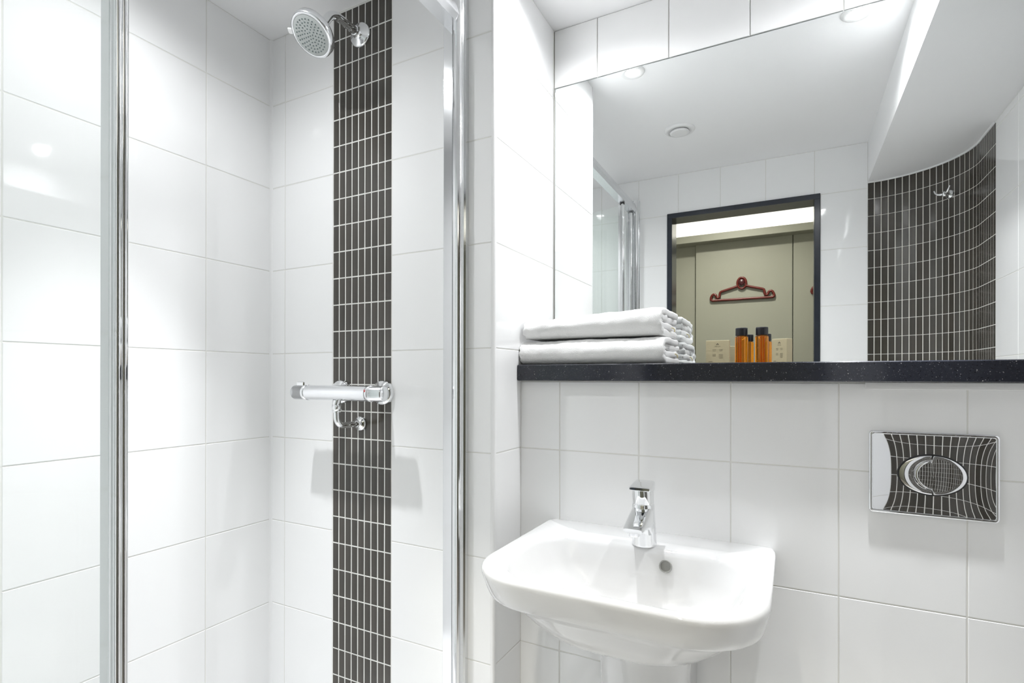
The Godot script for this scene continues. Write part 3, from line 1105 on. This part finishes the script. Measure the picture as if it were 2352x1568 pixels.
func bottle(at: Vector3, turn: float, label: String) -> void:
	var t := thing("toiletry_bottle", label, "bottle", at, "amber toiletry bottles on the shelf")
	t.rotation.y = turn
	var s := Shape.new()
	s.lathe([[0.0120, 0.0], [0.0140, 0.0012], [0.0143, 0.003], [0.0143, 0.0600], [0.0138, 0.0622], [0.0115, 0.0635], [0.0105, 0.0645]], 40)
	part("body", s.commit(), M.amber_liquid, t)
	s = Shape.new()
	var rings := []
	for lev in [[0.0646, 1.0], [0.0660, 1.02], [0.0800, 1.02], [0.0822, 1.0], [0.0828, 0.94]]:
		var r := PackedVector3Array()
		for k in 96:
			var a := TAU * k / 96.0
			var rad: float = 0.0126 * lev[1] * (1.0 + (0.014 if k % 2 else -0.014))
			r.append(Vector3(cos(a) * rad, lev[0], sin(a) * rad))
		rings.append(r)
	s.loft(rings)
	part("cap", s.commit(), M.black_cap, t)


func carton(at: Vector3, turn: float, size: Vector3, label: String) -> void:
	var t := thing("soap_carton", label, "carton", at, "cream soap cartons on the shelf")
	t.rotation.y = turn
	var s := Shape.new()
	s.box(Vector3(-size.x / 2, 0, -size.z / 2), Vector3(size.x / 2, size.y, size.z / 2), 0.0006)
	part("box", s.commit(), M.cream_card, t)
	# print on the front: emblem, maker's name, two columns of small type
	var z := size.z / 2 + 0.0001
	var k := size.x / 0.0505
	s = Shape.new()
	for q in [[0.0, 0.0458, 0.0012], [-0.0016, 0.0440, 0.0012], [0.0016, 0.0440, 0.0012]]:
		s.lathe([[q[2], 0.0], [q[2], 0.0001, 1], [q[2] * 0.5, 0.0001]], 12, Transform3D(Basis(Vector3.RIGHT, PI / 2), Vector3(q[0], q[1], z)))
	part("emblem", s.commit(), M.card_print, t)
	var font := SystemFont.new()
	font.font_names = PackedStringArray(["Droid Sans"])
	var tm := TextMesh.new()
	tm.font = font
	tm.text = "P R I J A"
	tm.font_size = 16
	tm.pixel_size = 0.0035 / 16.0
	tm.depth = 0.0001
	part("maker_name", tm, M.card_print, t, Transform3D(Basis.IDENTITY.scaled(Vector3(k, 1, 1)), Vector3(0, 0.0395, z)))
	rng.seed = 91
	s = Shape.new()
	for col in [-0.0072, 0.0072]:
		for row in [0.0318, 0.0288, 0.0205, 0.0178, 0.0151 if col > 0 else 0.0, 0.0124 if col > 0 else 0.0]:
			if row <= 0.0: continue
			var w := rng.randf_range(0.006, 0.0095)
			var x := -w / 2
			while x < w / 2:
				var l := minf(rng.randf_range(0.0006, 0.0016), w / 2 - x)
				s.box(Vector3((col + x) * k, row, z - 0.00005), Vector3((col + x + l) * k, row + 0.00085, z + 0.00005))
				x += l + 0.0004
	for e in [-0.0195]:
		s.box(Vector3((e) * k, 0.0042, z - 0.00005), Vector3((e + 0.0085) * k, 0.0052, z + 0.00005))
	part("small_print", s.commit(), M.card_print, t)


# ---------------------------------------------------------------- small fittings
func build_fittings() -> void:
	# extract valve in the ceiling
	var v := thing("air_vent", "round white extract vent in the ceiling", "vent", Vector3(-0.4054, Y(YC), -0.628))
	var s := Shape.new()
	s.lathe([[0.044, -0.004], [0.047, -0.010], [0.056, -0.007], [0.060, -0.002], [0.060, 0.0, 1], [0.044, 0.0, 1]], 48)
	part("ring", s.commit(), M.white_plastic, v)
	s = Shape.new()
	s.lathe([[0.0435, -0.0005], [0.0435, -0.003, 1]], 40)
	part("throat_shade", s.commit(), M.dark_rubber_and_shade, v)  # flat dark disc, its colour standing in for shade inside the vent
	s = Shape.new()
	s.lathe([[0.010, -0.003], [0.034, -0.006], [0.0385, -0.011], [0.037, -0.0150], [0.030, -0.0165], [0.0001, -0.0170]], 40)
	part("disc", s.commit(), M.white_plastic, v)
	# robe hook on the curved mosaic
	var c := Vector2(0.293, -0.443)
	var p := Vector2(0.5465, -0.277)
	var d := (p - c).normalized()
	p = c + d * 0.303
	var n := Vector3(-d.x, 0, -d.y)
	var h := thing("robe_hook", "chrome double robe hook on the curved dark mosaic", "hook", Vector3(p.x, Y(0.712), p.y))
	h.basis = Basis(Vector3.UP.cross(n), Vector3.UP, n)
	s = Shape.new()
	s.lathe([[0.0165, -0.001], [0.0165, 0.004], [0.0145, 0.007], [0.009, 0.009], [0.0085, 0.018], [0.011, 0.024], [0.0085, 0.031], [0.0001, 0.033]], 32, Transform3D(Basis(Vector3.RIGHT, PI / 2), Vector3.ZERO))
	part("rose", s.commit(), M.chrome, h)
	for k in [-1.0, 1.0]:
		s = Shape.new()
		s.tube([Vector3(0, 0, 0.024), Vector3(k * 0.010, 0.000, 0.030), Vector3(k * 0.021, 0.003, 0.034), Vector3(k * 0.029, 0.011, 0.036), Vector3(k * 0.034, 0.021, 0.036)], [0.0048, 0.0046, 0.0040, 0.0034, 0.0030], 12)
		part("prong", s.commit(), M.chrome, h)


# ---------------------------------------------------------------- doorway and hall
func build_hall() -> void:
	var fr := structure("door_1", "dark painted door frame around the open doorway", "door frame")
	var x0 := -0.5524
	var x1 := 0.1168
	var yt := Y(0.8256)
	var w := 0.024
	var za := ZD - 0.006
	var zb := ZD + 0.112
	var s := Shape.new()
	s.box(Vector3(x0, 0, za), Vector3(x0 + w, yt - w, zb), 0.0012)
	part("jamb", s.commit(), M.dark_frame_paint, fr)
	s = Shape.new()
	s.box(Vector3(x1 - w, 0, za), Vector3(x1, yt - w, zb), 0.0012)
	part("jamb", s.commit(), M.dark_frame_paint, fr)
	s = Shape.new()
	s.box(Vector3(x0, yt - w, za), Vector3(x1, yt, zb), 0.0012)
	part("head", s.commit(), M.dark_frame_paint, fr)
	# hall shell
	var xa := -2.2
	var xb := 1.9
	var zf := 1.75
	var H := Y(1.36)
	var hz := ZD + 0.10
	var hf := structure("floor_hall", "dark carpet of the hall outside the bathroom", "floor")
	slab(hf, Vector3(xa, -0.1, hz), Vector3(xb, 0.0, zf), M.hall_carpet, "carpet")
	var hc := structure("ceiling_hall", "white ceiling of the hall outside the bathroom", "ceiling")
	slab(hc, Vector3(xa, H, hz - 0.1), Vector3(xb, H + 0.1, zf + 0.1), M.ceiling_paint, "plaster")
	var hs := structure("wall_hall", "pale painted walls of the hall outside the bathroom", "wall")
	slab(hs, Vector3(xa - 0.1, 0, hz), Vector3(xa, H, zf), M.hall_wall_paint, "side_plaster")
	slab(hs, Vector3(xb, 0, hz), Vector3(xb + 0.1, H, zf), M.hall_wall_paint, "side_plaster")
	slab(hs, Vector3(xa, 0, zf), Vector3(xb, H, zf + 0.1), M.hall_wall_paint, "end_plaster")
	slab(hs, Vector3(xa, 0, hz), Vector3(x0 - 0.001, H, hz + 0.012), M.hall_wall_paint, "door_side_plaster")
	slab(hs, Vector3(x1 + 0.001, 0, hz), Vector3(xb, H, hz + 0.012), M.hall_wall_paint, "door_side_plaster")
	slab(hs, Vector3(x0 - 0.001, yt + 0.001, hz), Vector3(x1 + 0.001, H, hz + 0.012), M.hall_wall_paint, "door_side_plaster")
	# wardrobe front: tall leaves under a pelmet
	var zw := 1.116
	var wd := thing("wardrobe", "tall olive-beige wardrobe front with a pelmet in the hall", "wardrobe", Vector3(0, 0, zw))
	var hd := Y(0.945)
	for q in [[-1.35, -0.609, 0.030], [-0.6046, 0.0105, 0.0], [0.0149, 0.63, 0.0], [0.634, 1.25, 0.0]]:
		s = Shape.new()
		s.box(Vector3(q[0], 0.05, q[2]), Vector3(q[1], hd + 0.02, q[2] + 0.02), 0.0015)
		part("leaf", s.commit(), M.wardrobe_laminate, wd)
	s = Shape.new()
	s.box(Vector3(-1.35, 0.0, 0.055), Vector3(1.25, Y(1.0), 0.5))
	part("carcass", s.commit(), M.wardrobe_laminate, wd)
	s = Shape.new()
	s.box(Vector3(-1.35, Y(0.953), -0.09), Vector3(1.25, Y(1.003), -0.07), 0.002)
	s.box(Vector3(-1.35, Y(0.953), -0.07), Vector3(1.25, Y(0.965), 0.14), 0.0)
	part("pelmet", s.commit(), M.wardrobe_laminate, wd)
	s = Shape.new()
	s.box(Vector3(-1.35, Y(0.965), 0.11), Vector3(1.25, H, 0.14))
	part("upper_panel", s.commit(), M.ceiling_paint, wd)
	# light strip lying in the trough behind the pelmet
	var ls := thing("light_strip", "glowing light strip hidden behind the wardrobe pelmet", "light strip", Vector3(-0.05, Y(0.9655), zw + 0.01))
	s = Shape.new()
	s.box(Vector3(-1.25, 0.0, -0.012), Vector3(1.25, 0.008, 0.012))
	part("diffuser", s.commit(), M.led_strip, ls)
	var al := AreaLight3D.new()
	al.name = "strip_lamp"
	al.area_size = Vector2(2.5, 0.024)
	al.position = Vector3(0, 0.011, 0)
	al.rotation = Vector3(PI / 2, 0, 0)
	al.area_range = 6.0
	al.light_energy = 0.45
	al.light_color = Color(1.0, 0.985, 0.93)
	al.shadow_enabled = true
	ls.add_child(al, true)
	# hangers on pegs
	hanger(Vector3(-0.2993, Y(0.66), zw), "dark red coat hanger on a peg in the middle of the wardrobe leaf")
	hanger(Vector3(0.322, Y(0.668), zw), "dark red coat hanger half hidden by the door frame")
	hall_lamp(Vector3(-0.35, H, 0.42))


func hanger(at: Vector3, label: String) -> void:
	var g := "red coat hangers on the wardrobe"
	var pg := thing("coat_peg", "dark red peg holding the %s" % ("hanger in full view" if at.x < 0 else "half hidden hanger"), "peg", at, "red pegs on the wardrobe")
	var s := Shape.new()
	s.lathe([[0.012, 0.0], [0.012, 0.022], [0.021, 0.024], [0.022, 0.029], [0.019, 0.033], [0.0001, 0.034]], 28, Transform3D(Basis(Vector3.RIGHT, -PI / 2), Vector3.ZERO))
	part("knob", s.commit(), M.dark_red_plastic, pg)
	var t := thing("coat_hanger", label, "coat hanger", at, g)
	var zz := -0.012
	s = Shape.new()
	var ring := []
	for k in 29:
		var a := PI / 2 + TAU * k / 28.0
		ring.append(Vector3(cos(a) * 0.0275, -0.004 + sin(a) * 0.0375, zz))
	s.tube(ring, 0.0082, 10, false)
	part("loop", s.commit(), M.red_plastic, t)
	var half := func(k: float) -> Array:
		return [Vector3(k * 0.028, -0.024, zz), Vector3(k * 0.06, -0.034, zz), Vector3(k * 0.130, -0.053, zz), Vector3(k * 0.1385, -0.058, zz), Vector3(k * 0.142, -0.070, zz), Vector3(k * 0.143, -0.085, zz), Vector3(k * 0.148, -0.094, zz),
			Vector3(k * 0.156, -0.096, zz), Vector3(k * 0.163, -0.090, zz), Vector3(k * 0.167, -0.079, zz), Vector3(k * 0.174, -0.071, zz), Vector3(k * 0.184, -0.070, zz), Vector3(k * 0.193, -0.077, zz), Vector3(k * 0.199, -0.090, zz),
			Vector3(k * 0.201, -0.102, zz), Vector3(k * 0.198, -0.110, zz), Vector3(k * 0.190, -0.1135, zz), Vector3(k * 0.10, -0.1135, zz), Vector3(0, -0.1135, zz)]
	for k in [-1.0, 1.0]:
		s = Shape.new()
		s.tube(half.call(k), 0.0084, 10)
		part("shoulder", s.commit(), M.red_plastic, t)


func hall_lamp(at: Vector3) -> void:
	var t := thing("hall_downlight", "round ceiling downlight in the hall", "ceiling light", at)
	var s := Shape.new()
	s.lathe([[0.045, -0.001], [0.045, -0.005, 1], [0.060, -0.006], [0.062, 0.0, 1]], 40)
	part("bezel", s.commit(), M.white_plastic, t)
	s = Shape.new()
	s.lathe([[0.0445, 0.0], [0.0445, -0.003, 1], [0.0001, -0.004]], 32)
	part("lens", s.commit(), M.lamp_lens, t)
	var l := SpotLight3D.new()
	l.name = "hall_lamp"
	l.position = Vector3(0, -0.015, 0)
	l.rotation = Vector3(-PI / 2, 0, 0)
	l.spot_angle = 78
	l.spot_angle_attenuation = 1.0
	l.spot_range = 8.0
	l.spot_attenuation = 2.0
	l.light_size = 0.045
	l.light_color = Color(1.0, 0.98, 0.93)
	l.light_energy = 1.5
	l.shadow_enabled = true
	t.add_child(l, true)


func _ready() -> void:
	# ---- camera
	var cam := Camera3D.new()
	cam.name = "camera"
	add_child(cam)
	cam.projection = Camera3D.PROJECTION_FRUSTUM
	cam.near = 0.05
	cam.far = 50.0
	cam.size = 0.05 * 1568.0 / 1221.8
	cam.frustum_offset = Vector2(0, 0.05 * 83.2 / 1221.8)
	cam.transform = Transform3D(Basis(Vector3.UP, 0.4823) * Basis(Vector3.BACK, 0.0018), Vector3(0, EYE, 0))
	cam.current = true
	# ---- environment: no daylight reaches this room
	var we := WorldEnvironment.new()
	we.name = "environment"
	var env := Environment.new()
	env.background_mode = Environment.BG_COLOR
	env.background_color = Color.BLACK
	env.tonemap_mode = Environment.TONE_MAPPER_LINEAR
	env.tonemap_exposure = 1.72
	env.sdfgi_enabled = true
	env.ssao_enabled = true
	env.ssil_enabled = true
	we.environment = env
	add_child(we)
	make_materials()
	# ---- lamps of the bathroom
	downlight(Vector3(-0.468, Y(YC), -1.127), 0.22, 20.0, 0.37, "downlight above the towels, in the basin recess", "downlights in the bathroom ceiling")
	downlight(Vector3(0.164, Y(YC), -1.125), 3.0, 12.0, 0.37, "downlight above the flush plate, beside the bulkhead", "downlights in the bathroom ceiling")
	downlight(Vector3(-1.06, Y(YC), -0.61), 2.05, 27.0, 0.245, "downlight in the middle of the shower ceiling", "downlights in the bathroom ceiling")
	# ---- structure, then things
	build_room()
	build_hall()
	build_shower()
	build_basin()
	build_flush_plate()
	build_shelf()
	build_fittings()
